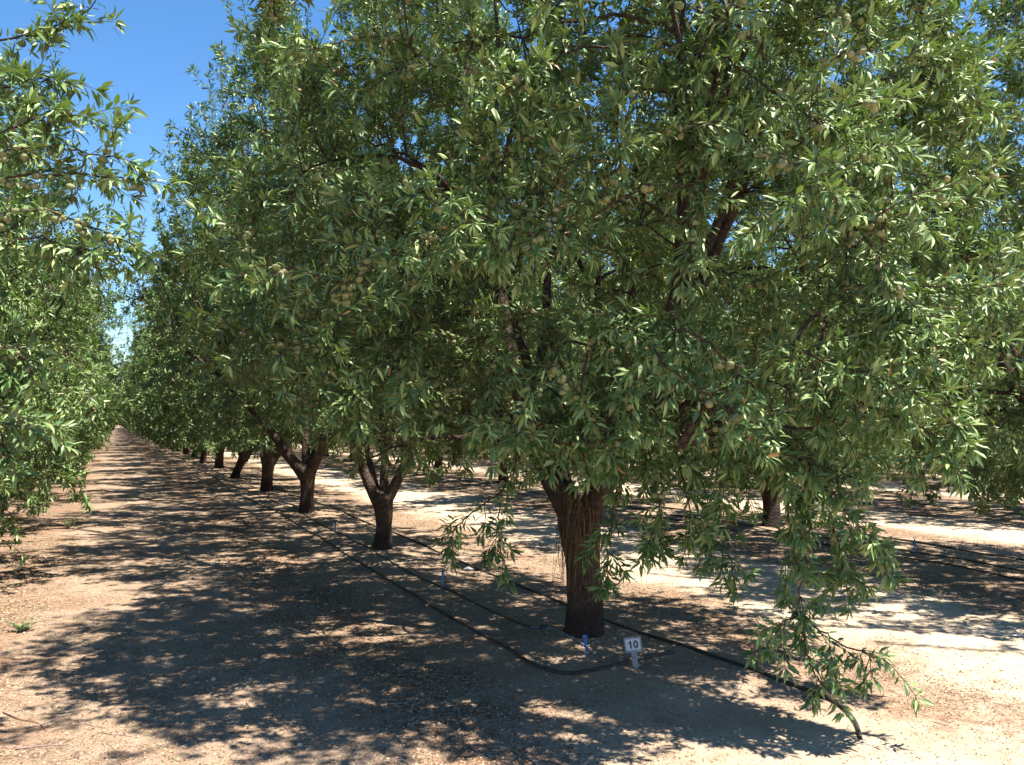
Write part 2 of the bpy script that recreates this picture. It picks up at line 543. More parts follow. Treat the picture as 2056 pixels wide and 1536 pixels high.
        for s in range(shoots):
            u = rng.uniform(.35, 1.0) if s else 1.0
            j = min(int(u * (len(pts) - 1)), len(pts) - 1)
            tn = pts[j] - pts[max(j - 1, 0)]; tn = tn / (np.linalg.norm(tn) + 1e-9)
            out = np.array((pts[j][0], pts[j][1], 0)); out = out / (np.linalg.norm(out) + 1e-9)
            upb = np.interp(z, [1.0, 2.4, 4.2, 6.0], [-.55, -.1, .35, .85])
            sp = .75 if s else .25
            d = tn * .8 + out * .25 + rng.normal(size=3) * sp + np.array((0, 0, upb))
            self.shoot(pts[j], d, rng.uniform(.10, .32) * sl, .0145 / dens, .0032, z=z)

    def shoot(self, p, d, ln, step, r, up=False, z=3):
        rng = self.rng; d = np.array(d, float); d /= np.linalg.norm(d)
        n = max(4, int(ln / .07)); pts = [np.array(p)]
        g = .03 if up else np.interp(z, [1.0, 3, 5.5], [-.16, -.08, .02])
        for i in range(n):
            d = d + np.array((0, 0, g)) + rng.normal(size=3) * .05; d /= np.linalg.norm(d)
            pts.append(pts[-1] + d * ln / n)
        pts = np.array(pts)
        if pts[-1][2] < .12: return
        self.wood.add(pts, np.linspace(r, .0016, len(pts)), 3, cap=False)
        rs = resample(pts, step)[1:]
        if len(rs) < 2: return
        ax = np.gradient(rs, axis=0); ax /= np.linalg.norm(ax, axis=1)[:, None] + 1e-9
        cnt = np.ones(len(rs), int) * (2 if up else 1); cnt[-1] = 9; cnt[-3:] = np.maximum(cnt[-3:], 3)
        self.anchor(rs, ax, cnt, self.leaf * (0.95 if up else 1.05), .92)

    def anchor(self, P, A, cnt, L, th):
        self.aP.append(P); self.aA.append(A); self.aN.append(cnt)
        self.aL.append(np.full(len(P), L)); self.aT.append(np.full(len(P), th))

    def guide(self, pts, nuts=.3, shoots=6, sag=.5, r=.011, start=.1, dens=1.1, join=True, bare=False):
        pts = np.array(pts, float)
        if join:
            i = self.nearest(pts[0]); a = np.array(self.nodes[i])
            pts = np.concatenate([[a, (a + pts[0]) / 2 + np.array((0, 0, .08))], pts])
            start = max(start, .0)
        # smooth by Catmull-Rom through the points
        P = np.concatenate([[2 * pts[0] - pts[1]], pts, [2 * pts[-1] - pts[-2]]]); out = []
        for i in range(1, len(P) - 2):
            for t in np.linspace(0, 1, 7)[:-1]:
                out.append(.5 * ((2 * P[i]) + (-P[i - 1] + P[i + 1]) * t + (2 * P[i - 1] - 5 * P[i] + 4 * P[i + 1] - P[i + 2]) * t * t + (-P[i - 1] + 3 * P[i] - 3 * P[i + 1] + P[i + 2]) * t ** 3))
        out.append(P[-2]); c = np.array(out)
        c[1:] += self.rng.normal(size=(len(c) - 1, 3)) * .006
        self.wood.add(c, np.linspace(r, .0035, len(c)), 6, cap=False)
        L = np.linalg.norm(np.diff(c, axis=0), axis=1).sum()
        if not bare: self.dress(c, sag, int(shoots * 2.4), nuts * .8, dens, .055, L, start=start, sl=.8)

    def finish(self):
        rng = self.rng
        P = np.concatenate(self.aP); A = np.concatenate(self.aA); N = np.concatenate(self.aN)
        L = np.repeat(np.concatenate(self.aL), N); T = np.repeat(np.concatenate(self.aT), N)
        P = np.repeat(P, N, axis=0); A = np.repeat(A, N, axis=0); n = len(P)
        Rv = rng.normal(size=(n, 3)); Rv -= (Rv * A).sum(1)[:, None] * A; Rv /= np.linalg.norm(Rv, axis=1)[:, None] + 1e-9
        th = np.clip(T + rng.normal(size=n) * .28, .15, 1.5)
        D = A * np.cos(th)[:, None] + Rv * np.sin(th)[:, None]
        D[:, 2] -= rng.uniform(-.35, .42, n); D /= np.linalg.norm(D, axis=1)[:, None]
        outw = P * np.array((1, 1, 0)); outw /= np.linalg.norm(outw, axis=1)[:, None] + .3
        up = np.array((0, 0, 1.0)) + rng.normal(size=(n, 3)) * .50 + Rv * .3 + outw * .75
        S = np.cross(up, D); S /= np.linalg.norm(S, axis=1)[:, None] + 1e-9
        Nn = np.cross(D, S)
        ll = L * rng.uniform(.62, 1.22, n)
        wf = rng.uniform(.75, 1.2, n) if self.hi else rng.uniform(.85, 1.3, n)
        bend = rng.uniform(.2, 2.2, n)
        tpl, tt, qq = (LEAF8, LEAF8_T, LEAF8_Q) if self.hi else (LEAF4, LEAF4_T, None)
        k = len(tpl)
        base = P + D * (.012)
        V = (base[:, None, :] + D[:, None, :] * (tpl[None, :, 0:1] * ll[:, None, None])
             + S[:, None, :] * (tpl[None, :, 1:2] * (ll * wf)[:, None, None])
             + Nn[:, None, :] * ((tpl[None, :, 2] * np.where(tpl[None, :, 2] < 0, bend[:, None], 1.0))[..., None] * ll[:, None, None]))
        off = (np.arange(n) * k)[:, None, None]
        tri = (tt[None] + off).reshape(-1, 3); quad = None if qq is None else (qq[None] + off).reshape(-1, 4)
        val = np.clip(rng.beta(2.2, 2.4, n) * .97, 0, .974); br = rng.random(n) < .006; val[br] = 1.0
        self.n_leaves = n
        self.leaf_mesh = mesh_np('crown', V.reshape(-1, 3), tri, quad, np.repeat(val, k))
        self.leaf_mesh.materials.append(M_LEAF)
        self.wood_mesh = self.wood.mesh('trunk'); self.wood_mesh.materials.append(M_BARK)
        self.nuts = np.array(self.nutP) if self.nutP else np.zeros((0, 3))

    def nut_mesh(self, pos, tpl):
        rng = self.rng; n = len(pos); V0, T0, Q0 = tpl; k = len(V0)
        s = rng.uniform(.026, .035, n)
        ax = np.array((0, 0, 1.0)) + rng.normal(size=(n, 3)) * .45; ax /= np.linalg.norm(ax, axis=1)[:, None]
        u = rng.normal(size=(n, 3)); u -= (u * ax).sum(1)[:, None] * ax; u /= np.linalg.norm(u, axis=1)[:, None]
        w = np.cross(ax, u)
        V = pos[:, None] + s[:, None, None] * (V0[None, :, 0:1] * u[:, None] * 1.8 + V0[None, :, 1:2] * w[:, None] * 1.8 + V0[None, :, 2:3] * ax[:, None])
        off = (np.arange(n) * k)[:, None, None]
        me = mesh_np('nuts', V.reshape(-1, 3), (T0[None] + off).reshape(-1, 3), (Q0[None] + off).reshape(-1, 4), smooth=True)
        me.materials.append(M_NUT)
        return me


def add_tree(var, loc, rz=0.0, sc=1.0, label='', group=None, nuts=True):
    e = empty('almond_tree', loc, rz, sc)
    tag(e, label, 'tree', group)
    link('trunk', var.wood_mesh, None, e)
    link('crown', var.leaf_mesh, None, e)
    if nuts and len(var.nuts):
        if not hasattr(var, '_nm'): var._nm = var.nut_mesh(var.nuts, NUT_HI if var.hi else NUT_LO)
        o = link('almonds', var._nm, None, e); o['kind'] = 'stuff'
    return e


def row_pt(row, k):
    x = ROW0 + row * SPX; y = Y0 + k * SPY
    return x, y


# directions in the photo: right of the picture = world azimuth -YAW
RT = -R(YAW)
LF = math.pi - R(YAW)
FR = -math.pi / 2 - R(YAW)      # towards the camera
BK = math.pi / 2 - R(YAW)

# --- tree by the number sign (hero)
hx, hy = G(1168, 1272)[:2]
hbase = np.array((hx, hy, float(ground_z(hx, hy)) - .045))


def loc_pts(base, L):
    return [W(*a) - base for a in L]


hero_guides = [
    dict(pts=[np.array(q) - hbase for q in ((.9, 4.2, 4.3), (.2, 3.5, 4.6), (-.6, 3.0, 4.6))], nuts=.2, shoots=10, r=.012, start=.0, sag=.1),
    dict(pts=[np.array(q) - hbase for q in ((1.8, 3.9, 4.3), (1.2, 3.3, 4.6), (.5, 2.8, 4.6))], nuts=.2, shoots=10, r=.012, start=.0, sag=.1),
    dict(pts=[np.array(q) - hbase for q in ((2.4, 3.8, 4.2), (2.1, 3.1, 4.4), (1.6, 2.5, 4.4))], nuts=.2, shoots=10, r=.012, start=.0, sag=.1),
    dict(pts=[np.array(q) - hbase for q in ((3.2, 3.7, 4.0), (3.1, 3.0, 4.2), (2.8, 2.4, 4.2))], nuts=.2, shoots=10, r=.012, start=.0, sag=.1),
    dict(pts=loc_pts(hbase, [(1440, 20, 5.2), (1410, 110, 5.0), (1395, 200, 5.0), (1400, 280, 5.0)]), nuts=.3, shoots=9, r=.009, start=.1),
    dict(pts=loc_pts(hbase, [(1330, 100, 5.2), (1360, 200, 5.1), (1370, 300, 5.1), (1350, 380, 5.1)]), nuts=.3, shoots=9, r=.009, start=.1),
    dict(pts=loc_pts(hbase, [(1530, 60, 5.2), (1500, 180, 5.0), (1480, 280, 5.0)]), nuts=.3, shoots=8, r=.009, start=.1),
    dict(pts=loc_pts(hbase, [(1620, 90, 5.2), (1700, 50, 5.1), (1790, 60, 5.0)]), nuts=.2, shoots=8, r=.010, start=.2),
    dict(pts=loc_pts(hbase, [(1720, 180, 5.1), (1840, 150, 5.0), (1940, 190, 4.9)]), nuts=.3, shoots=8, r=.010, start=.2),
    dict(pts=loc_pts(hbase, [(1780, 560, 4.8), (1900, 580, 4.7), (2030, 570, 4.6)]), nuts=.2, shoots=10, r=.010, start=.2),
    dict(pts=loc_pts(hbase, [(1800, 640, 4.8), (1920, 670, 4.7), (2040, 730, 4.6)]), nuts=.2, shoots=10, r=.010, start=.2),
    dict(pts=loc_pts(hbase, [(1500, 860, 5.0), (1570, 930, 4.9), (1588, 1060, 4.85), (1606, 1170, 4.85), (1597, 1228, 4.8)]), nuts=.12, shoots=7, r=.012, start=.35, sag=.6, dens=.9),
    dict(pts=loc_pts(hbase, [(1597, 1228, 4.8), (1640, 1262, 4.75), (1700, 1300, 4.7), (1775, 1322, 4.65)]), nuts=.02, shoots=4, r=.006, join=False, start=.35, dens=.9),
    dict(pts=loc_pts(hbase, [(1597, 1228, 4.8), (1612, 1290, 4.7), (1630, 1340, 4.65), (1650, 1378, 4.6)]), nuts=.0, shoots=2, r=.006, join=False, start=.2, dens=.9),
    dict(pts=loc_pts(hbase, [(1600, 1232, 4.8), (1580, 1245, 4.75), (1565, 1262, 4.7)]), nuts=.0, shoots=2, r=.005, join=False, start=.2),
    dict(pts=loc_pts(hbase, [(1560, 850, 4.9), (1640, 950, 4.9), (1700, 1030, 4.85), (1760, 1100, 4.8)]), nuts=.2, shoots=9, r=.010),
    dict(pts=loc_pts(hbase, [(1600, 900, 5.0), (1660, 1010, 5.0), (1685, 1120, 4.95), (1700, 1180, 4.9)]), nuts=.25, shoots=9, r=.010),
    dict(pts=loc_pts(hbase, [(1540, 900, 5.2), (1620, 980, 5.1), (1600, 1080, 5.1), (1580, 1130, 5.1)]), nuts=.25, shoots=7, r=.009),
    dict(pts=loc_pts(hbase, [(1320, 850, 5.7), (1250, 930, 5.7), (1232, 1030, 5.7), (1218, 1110, 5.7), (1212, 1150, 5.7)]), nuts=.25, shoots=6, r=.010, start=.45),
    dict(pts=loc_pts(hbase, [(1400, 940, 5.6), (1420, 1020, 5.5), (1380, 1070, 5.5), (1300, 1100, 5.5)]), nuts=.25, shoots=5, r=.008, start=.3),
    dict(pts=loc_pts(hbase, [(1370, 960, 5.5), (1400, 1050, 5.4), (1440, 1100, 5.4), (1470, 1125, 5.3)]), nuts=.1, shoots=4, r=.008, start=.3),
    dict(pts=loc_pts(hbase, [(1050, 900, 5.9), (1010, 980, 5.9), (1000, 1060, 5.9), (1006, 1110, 5.9)]), nuts=.25, shoots=4, r=.009, start=.2),
    dict(pts=loc_pts(hbase, [(1030, 960, 5.9), (960, 1020, 6.0), (915, 1060, 6.1), (905, 1090, 6.1)]), nuts=.15, shoots=4, r=.008, start=.2),
    dict(pts=loc_pts(hbase, [(820, 640, 6.0), (740, 690, 5.8), (670, 715, 5.6)]), nuts=.25, shoots=7, r=.010),
    dict(pts=loc_pts(hbase, [(840, 660, 5.9), (760, 730, 5.7), (720, 780, 5.5), (725, 820, 5.5)]), nuts=.15, shoots=7, r=.010),
    dict(pts=loc_pts(hbase, [(1120, 700, 5.6), (1110, 790, 5.4), (1120, 850, 5.3), (1150, 890, 5.3)]), nuts=.4, shoots=5, r=.009, start=.3),
    dict(pts=loc_pts(hbase, [(1000, 700, 5.5), (980, 800, 5.4), (960, 860, 5.4)]), nuts=.6, shoots=5, r=.009, start=.3),
    dict(pts=loc_pts(hbase, [(1220, 800, 5.5), (1280, 880, 5.4), (1310, 950, 5.4)]), nuts=.6, shoots=5, r=.009, start=.3),
    dict(pts=loc_pts(hbase, [(1180, 760, 5.5), (1170, 830, 5.4), (1165, 890, 5.35)]), nuts=.3, shoots=5, r=.008, start=.3),
    dict(pts=loc_pts(hbase, [(1300, 880, 5.4), (1330, 960, 5.3), (1320, 1040, 5.3), (1310, 1080, 5.3)]), nuts=.3, shoots=6, r=.009, start=.2),
    dict(pts=loc_pts(hbase, [(1440, 880, 5.3), (1480, 920, 5.2), (1490, 960, 5.2)]), nuts=.3, shoots=6, r=.009, start=.2),
    dict(pts=loc_pts(hbase, [(1240, 820, 5.6), (1215, 880, 5.5), (1225, 930, 5.5)]), nuts=.3, shoots=5, r=.009, start=.2),
    dict(pts=loc_pts(hbase, [(1480, 820, 4.9), (1560, 900, 4.8), (1640, 930, 4.8), (1710, 960, 4.8)]), nuts=.2, shoots=8, r=.010, start=.2),
    dict(pts=loc_pts(hbase, [(1400, 850, 5.2), (1450, 940, 5.1), (1440, 1010, 5.1)]), nuts=.2, shoots=5, r=.009, start=.3),
    dict(pts=loc_pts(hbase, [(1250, 620, 4.9), (1300, 690, 4.6), (1370, 760, 4.4), (1480, 830, 4.3)]), nuts=.15, shoots=12, r=.012, start=.3),
    dict(pts=loc_pts(hbase, [(1330, 640, 4.8), (1420, 690, 4.6), (1500, 760, 4.5), (1530, 830, 4.5)]), nuts=.15, shoots=10, r=.012, start=.3),
    dict(pts=loc_pts(hbase, [(1200, 650, 4.9), (1240, 740, 4.7), (1270, 830, 4.6)]), nuts=.2, shoots=7, r=.010, start=.3),
    dict(pts=loc_pts(hbase, [(1600, 700, 4.7), (1720, 740, 4.5), (1830, 790, 4.4), (1910, 850, 4.4)]), nuts=.15, shoots=11, r=.012, start=.3),
    dict(pts=loc_pts(hbase, [(1640, 760, 4.8), (1760, 820, 4.6), (1850, 860, 4.5), (1900, 920, 4.5)]), nuts=.15, shoots=10, r=.012, start=.3),
    dict(pts=loc_pts(hbase, [(1500, 760, 4.9), (1620, 800, 4.8), (1700, 880, 4.7)]), nuts=.2, shoots=8, r=.010, start=.3),
    dict(pts=loc_pts(hbase, [(1700, 240, 4.8), (1790, 330, 4.6), (1775, 440, 4.6), (1762, 560, 4.6), (1790, 650, 4.6)]), nuts=.85, shoots=5, r=.012, start=.1, dens=.8),
    dict(pts=loc_pts(hbase, [(1450, 110, 4.9), (1560, 190, 4.6), (1660, 250, 4.5), (1745, 300, 4.5)]), nuts=.1, shoots=11, r=.012, start=.2),
    dict(pts=loc_pts(hbase, [(1300, 140, 4.9), (1240, 220, 4.7), (1250, 320, 4.6)]), nuts=.3, shoots=8, r=.010, start=.2),
    dict(pts=loc_pts(hbase, [(1390, 380, 4.8), (1395, 460, 4.7), (1385, 540, 4.7)]), nuts=.25, shoots=6, r=.009, start=.2),
]


def hero_keep(p):
    # keep the trunk and the space in front of it clear below 1.5 m
    q = p
    toward = np.array((math.cos(FR), math.sin(FR)))
    along = q[:2] @ toward
    side = abs(q[0] * -toward[1] + q[1] * toward[0])
    lean_l = q[:2] @ np.array((math.cos(RT), math.sin(RT)))
    if q[2] > 3.3 and lean_l < -2.15 + max(0, q[2] - 5) * .35: return False
    return not (q[2] < 1.42 and along > -.2 and side < .5)


hero = Tree(11, [(LF - .55, .60, .46, 5.2), (RT, .52, .48, 5.2), (BK + .5, .6, .40, 4.8), (FR + .9, .5, .34, 4.8), (RT + 1.0, .75, .38, 4.6)],
            trunk_h=.92, rt=.148, zb=1.3, rmax=2.92, top=7.2, n2=90, n3=1350, hi=True, nut_p=.34, flare=.13, leaf=.078, guides=hero_guides, keep=hero_keep, shoots=5)

# --- near tree on the left, its boughs reach into the picture
nx_, ny_ = row_pt(-1, 0)
nbase = np.array((nx_, ny_, float(ground_z(nx_, ny_)) - .01))
left_guides = [
    dict(pts=loc_pts(nbase, [(-120, 130, 5.0), (0, 80, 4.9), (110, 62, 4.9), (190, 5, 4.9)]), nuts=.08, shoots=5, r=.011, start=.1),
    dict(pts=loc_pts(nbase, [(-120, 240, 4.9), (0, 180, 4.8), (80, 160, 4.8), (140, 170, 4.8)]), nuts=.15, shoots=7, r=.010, start=.1),
    dict(pts=loc_pts(nbase, [(-120, 330, 4.9), (20, 260, 4.7), (110, 230, 4.7), (180, 240, 4.7)]), nuts=.2, shoots=6, r=.010, start=.1),
    dict(pts=loc_pts(nbase, [(-120, 360, 4.7), (30, 300, 4.6), (140, 300, 4.6), (245, 320, 4.6)]), nuts=.6, shoots=5, r=.010, start=.1),
    dict(pts=loc_pts(nbase, [(-120, 400, 4.7), (30, 355, 4.6), (150, 350, 4.6), (270, 362, 4.6)]), nuts=.8, shoots=4, r=.010, start=.1),
    dict(pts=loc_pts(nbase, [(-120, 470, 4.6), (60, 420, 4.5), (170, 450, 4.5), (280, 495, 4.5)]), nuts=.7, shoots=5, r=.010, start=.1),
    dict(pts=loc_pts(nbase, [(-120, 560, 4.6), (40, 480, 4.5), (120, 490, 4.5), (190, 520, 4.5)]), nuts=.3, shoots=6, r=.010, start=.1),
    dict(pts=loc_pts(nbase, [(-120, 700, 4.6), (0, 690, 4.5), (60, 740, 4.5)]), nuts=.5, shoots=7, r=.010, start=.1),
    dict(pts=loc_pts(nbase, [(-120, 850, 4.7), (-30, 840, 4.6), (10, 890, 4.6)]), nuts=.2, shoots=5, r=.010, start=.1),
]
near_l = Tree(23, [(RT + .2, .6, .62, 5.2), (LF, .6, .62, 5.2), (BK, .6, .55, 4.8), (FR, .6, .5, 4.8)], trunk_h=.8, zb=.7, rmax=2.3, top=7.0,
              n2=60, n3=420, shoots=5, hi=True, leaf=.086, guides=left_guides)
# --- second and third tree of the sign row with their own forks
t2 = Tree(31, [(LF + .15, .55, .46, 5.0), (RT - .1, .55, .46, 5.0), (BK, .45, .36, 4.8), (LF - .9, .75, .32, 4.6)], trunk_h=.66, rt=.118, zb=1.75, rmax=2.85, top=7.3, n2=80, n3=950, leaf=.080, whips=120, lean=(-.02, 0))
t3 = Tree(37, [(LF, .78, .62, 5.0), (RT + .1, .55, .62, 5.0), (BK + .4, .35, .5, 4.8), (RT + 1.2, .7, .4, 4.6)], trunk_h=.78, rt=.135, zb=1.45, rmax=2.9, top=7.0, n2=70, n3=850, leaf=.085, whips=100, lean=(-.03, 0))
# --- further trees of the rows
far_a = Tree(41, [(0.3, .6, .6, 5.0), (2.4, .7, .6, 5.0), (4.4, .55, .6, 5.0)], trunk_h=.75, rt=.14, zb=1.05, rmax=2.95, top=7.0, n2=60, n3=760, leaf=.094, whips=80)
far_b = Tree(43, [(1.0, .7, .6, 5.0), (2.9, .5, .6, 5.0), (4.9, .7, .6, 5.0), (6.0, .4, .4, 4.6)], trunk_h=.7, rt=.13, zb=1.05, rmax=2.9, top=6.9, n2=60, n3=760, leaf=.104, lean=(.22, .05), whips=50)
far_c = Tree(47, [(0.8, .65, .6, 5.0), (3.5, .6, .6, 5.0), (5.2, .65, .5, 5.0)], trunk_h=.85, rt=.15, zb=.85, rmax=2.9, top=7.1, n2=60, n3=760, leaf=.094, whips=80)
skirt_a = Tree(53, [(0.2, .75, .6, 5.0), (2.2, .75, .6, 5.0), (4.2, .75, .6, 5.0)], trunk_h=.65, rt=.14, zb=.32, rmax=2.95, top=6.6, low_r=.66, n2=70, n3=780, leaf=.092, whips=40)
skirt_b = Tree(59, [(0.9, .75, .6, 5.0), (3.0, .75, .6, 5.0), (5.1, .75, .6, 5.0)], trunk_h=.7, rt=.14, zb=.30, rmax=2.9, top=6.4, low_r=.64, n2=70, n3=780, leaf=.092, whips=40)

ORD = ['first', 'second', 'third', 'fourth', 'fifth', 'sixth', 'seventh', 'eighth', 'ninth', 'tenth', 'eleventh', 'twelfth']
prng = random.Random(3)

h = add_tree(hero, Vector(hbase), 0, 1, 'large almond tree right behind the number sign, straw caught in its fork', 'almond trees of the row with the number sign', nuts=False)
# the hundred largest-looking nuts as parts, the rest as one
hn = hero.nuts; camv = np.array((0, 0, CAM_H))
dist = np.linalg.norm(hn + hbase - camv, axis=1)
order = np.argsort(dist)
rt_d = np.array((math.cos(RT), math.sin(RT)))
one_nut = hero.nut_mesh(np.zeros((1, 3)), NUT_HI)
for i in order[:100]:
    o = link('almond', one_nut, None, h); o.location = hn[i]; s = prng.uniform(.9, 1.15); o.scale = (s, s, s)
    o.rotation_euler = (prng.uniform(-.5, .5), prng.uniform(-.5, .5), prng.uniform(0, 6.28))
o = link('almonds', hero.nut_mesh(hn[order[100:]], NUT_HI), None, h); o['kind'] = 'stuff'
add_tree(near_l, Vector(nbase), 0, 1, 'nearest almond tree on the left, fruit-laden boughs reaching in against the sky', 'almond trees of the left row')


def place(var, row, k, rz=0, sc=1.0, label='', group='', nuts=True, dx=0, dy=0):
    x, y = row_pt(row, k); x += dx; y += dy
    add_tree(var, (x, y, float(ground_z(x, y)) - .04), rz, sc, label, group, nuts)


gs = 'almond trees of the row with the number sign'
gx, gy = G(770, 1100)[:2]; add_tree(t2, (gx, gy, float(ground_z(gx, gy)) - .04), 0, 1, 'second almond tree behind the number sign, wide Y-shaped fork', gs)
gx, gy = G(617, 1026)[:2]; add_tree(t3, (gx, gy, float(ground_z(gx, gy)) - .04), 0, 1, 'third almond tree behind the number sign, thick stump-like trunk with spreading limbs', gs)
fars = [far_a, far_b, far_c]
for k in range(3, 56):
    v = fars[(k * 7) % 3] if k != 4 else far_b
    lab = f'{ORD[k]} almond tree behind the number sign, in the same row' if k < 12 else 'distant almond tree far down the row of the number sign, merged with its neighbours'
    rz = -R(YAW) if k == 4 else prng.uniform(0, 6.28)
    place(v, 0, k, rz, prng.uniform(.93, 1.07), lab, gs, nuts=k < 8, dx=prng.uniform(-.08, .08), dy=prng.uniform(-.15, .15))
gl = 'almond trees of the left row'
for k in range(1, 56):
    v = (skirt_a, skirt_b)[k % 2]
    lab = f'{ORD[k]} almond tree of the left row, foliage hanging almost to the ground' if k < 12 else 'distant almond tree far down the left row, merged with its neighbours'
    place(v, -1, k, prng.uniform(0, 6.28), prng.uniform(.95, 1.06), lab, gl, nuts=k < 6)
for row, k0, k1, nm in ((1, 0, 22, 'second row'), (2, 1, 15, 'third row'), (3, 2, 14, 'fourth row'), (4, 3, 13, 'fifth row'), (5, 4, 13, 'sixth row'), (6, 5, 13, 'seventh row')):
    for k in range(k0, k1):
        v = fars[(k + row * 2) % 3] if not (row == 1 and k == 0) else near_l
        if k < 8 and row <= 3:
            lab = f'{ORD[k]} almond tree of the {nm} to the right, counted from the near end'
        else:
            lab = f'almond tree deep in the {nm} to the right, merged with its neighbours'
        rz = prng.uniform(0, 6.28)
        if row == 1 and k == 0: v = far_c
        if row >= 2: v = (skirt_a, skirt_b)[(k + row) % 2]
        place(v, row, k, rz, prng.uniform(.93, 1.05), lab, f'almond trees of the {nm} to the right', nuts=(row == 1 and k < 5), dx=prng.uniform(-.1, .1), dy=prng.uniform(-.2, .2))
for row, k0, k1, nm in ((-2, 2, 14, 'second row'), (-3, 4, 12, 'third row')):
    for k in range(k0, k1):
        place((skirt_a, skirt_b, far_a)[(k + row) % 3], row, k, prng.uniform(0, 6.28), prng.uniform(.93, 1.05), f'almond tree standing in the {nm} on the left, half hidden by the first', f'almond trees of the {nm} on the left', nuts=False)
for i, x in enumerate((-7.5, -2.5, 2.6, 7.6)):
    add_tree(fars[i % 3], (x, 304 + i, 0), i * 1.3, 1.0, 'far tree closing the end of the alley between the rows', 'trees across the end of the alley', nuts=False)

# ------------------------------------------------------------------ straw tuft hanging in the fork
rng = np.random.default_rng(77)
M_STRAW = mat_attr('dry_straw', [(0, (.09, .048, .024)), (.5, (.20, .12, .062)), (1, (.36, .24, .125))], .7)
T = Tubes(); vals = []
for i in range(150):
    a = FR - .25 + rng.normal() * .18 + rng.choice([-.75, -.3, 0, .2, .75]); r0 = .12 + .05 * rng.random()
    z0 = rng.uniform(.70, 1.12); ln = rng.uniform(.16, .46)
    p = np.array((math.cos(a) * r0, math.sin(a) * r0, z0)); n = 7; pts = [p]
    d = np.array((math.cos(a) * .5, math.sin(a) * .5, rng.uniform(-.6, .5)))
    for _ in range(n):
        d = d * .5 + np.array((math.cos(a) * .01, math.sin(a) * .01, -1)) * .5 + rng.normal(size=3) * .09
        p = p + d / np.linalg.norm(d) * ln / n
        rr = math.hypot(p[0], p[1])
        if rr < .165: p[:2] *= .165 / rr
        pts.append(p)
    T.add(pts, np.linspace(.0026, .0010, len(pts)), 3, cap=False); vals += [rng.random()] * (len(pts) * 3)
me = mesh_np('dry_straw_tuft', np.concatenate(T.v), None, np.concatenate(T.q), np.array(vals))
o = link('dry_straw_tuft', me, M_STRAW); o.location = Vector(hbase)
tag(o, 'tuft of dry brown straw hanging from the fork of the nearest trunk', 'straw')

# ------------------------------------------------------------------ irrigation hoses
M_HOSE = mat_simple('black_hose', (.030, .025, .021), .62, .75, 23, bump=.2)
M_GREY = mat_simple('grey_hose', (.10, .13, .17), .5, .3, 20)
M_BLUE = mat_simple('blue_plastic', (.03, .13, .42), .6, .35, 40)
M_BLACKP = mat_simple('black_plastic', (.012, .012, .012), .45, .3, 30)


def smooth_line(P, step=.04):
    P = np.array(P, float); P = np.concatenate([[2 * P[0] - P[1]], P, [2 * P[-1] - P[-2]]]); out = []
    for i in range(1, len(P) - 2):
        n = max(3, int(np.linalg.norm(P[i + 1] - P[i]) / step))
        for t in np.linspace(0, 1, n, endpoint=False):
            out.append(.5 * ((2 * P[i]) + (-P[i - 1] + P[i + 1]) * t + (2 * P[i - 1] - 5 * P[i] + 4 * P[i + 1] - P[i + 2]) * t * t + (-P[i - 1] + 3 * P[i] - 3 * P[i + 1] + P[i + 2]) * t ** 3))
    out.append(P[-2])
    return np.array(out)


def hose(name, xy, r, mat, label, lift=.6, group='irrigation hoses', cat='hose', wig=0):
    c = smooth_line([(p[0], p[1], 0) for p in xy], .06)
    if wig:
        s = np.arange(len(c)) * .06
        c[:, 0] += wig * (np.sin(s * .9 + r * 900) + .6 * np.sin(s * 2.3 + 1))
    c[:, 2] = ground_z(c[:, 0], c[:, 1]) + r * lift + (r * .55 * np.sin(c[:, 1] * 3.1 + c[:, 0]) * np.sin(c[:, 1] * 1.3) if lift < .9 else 0)
    k = np.ones(5) / 5; z = c[:, 2].copy(); z[2:-2] = np.convolve(z, k, 'valid'); c[:, 2] = np.maximum(z, c[:, 2] - r * .4)
    T = Tubes(); T.add(c, r, 10)
    o = link(name, T.mesh(name), mat); tag(o, label, cat, group)
    return o


def far_xy(x, y0, y1, step=3.0):
    return [(x + .05 * math.sin(y * .5), y) for y in np.arange(y0, y1, step)]


GA = [G(a, b)[:2] for a, b in ((1727, 1484), (1718, 1455), (1692, 1424), (1655, 1402), (1600, 1381), (1500, 1342), (1400, 1308), (1300, 1277), (1216, 1246), (1120, 1209), (1000, 1160), (880, 1110))]
hose('irrigation_hose', GA + far_xy(GA[-1][0], GA[-1][1] + 3, 60), .0125, M_HOSE, 'black hose right of the trunks, its open end curling forward onto bare sand')
GB = [G(a, b)[:2] for a, b in ((1352, 1312), (1300, 1322), (1240, 1336), (1180, 1350), (1130, 1354), (1080, 1340), (1040, 1318), (960, 1271), (880, 1226), (760, 1152), (705, 1120))]
hose('irrigation_hose', GB + far_xy(GB[-1][0], GB[-1][1] + 3, 60), .0125, M_HOSE, 'black hose left of the trunks, bending round in front of the nearest tree')
GC = [G(a, b)[:2] for a, b in ((1110, 1264), (1060, 1258), (1010, 1238), (960, 1215), (880, 1178), (790, 1132))]
hose('irrigation_hose', GC + far_xy(GC[-1][0], GC[-1][1] + 3, 60), .009, M_BLACKP, 'thin black hose running through the middle of the berm between the two thick ones')
GD = [G(a, b)[:2] for a, b in ((1066, 1262), (1100, 1264), (1140, 1278), (1170, 1296), (1196, 1318))]
hose('irrigation_hose', GD, .009, M_GREY, 'short grey blue hose end lying at the foot of the nearest trunk', lift=1.0)
for x, lab in ((ROW0 + SPX - .65, 'black hose on the near side of the second row on the right'), (ROW0 + SPX - .25, 'thin hose beside the blue stake of the second row on the right'),
               (ROW0 + SPX + .45, 'black hose on the far side of the second row on the right'),):
    hose('irrigation_hose', far_xy(x, 3.9, 70), .012, M_HOSE, lab, wig=.03)
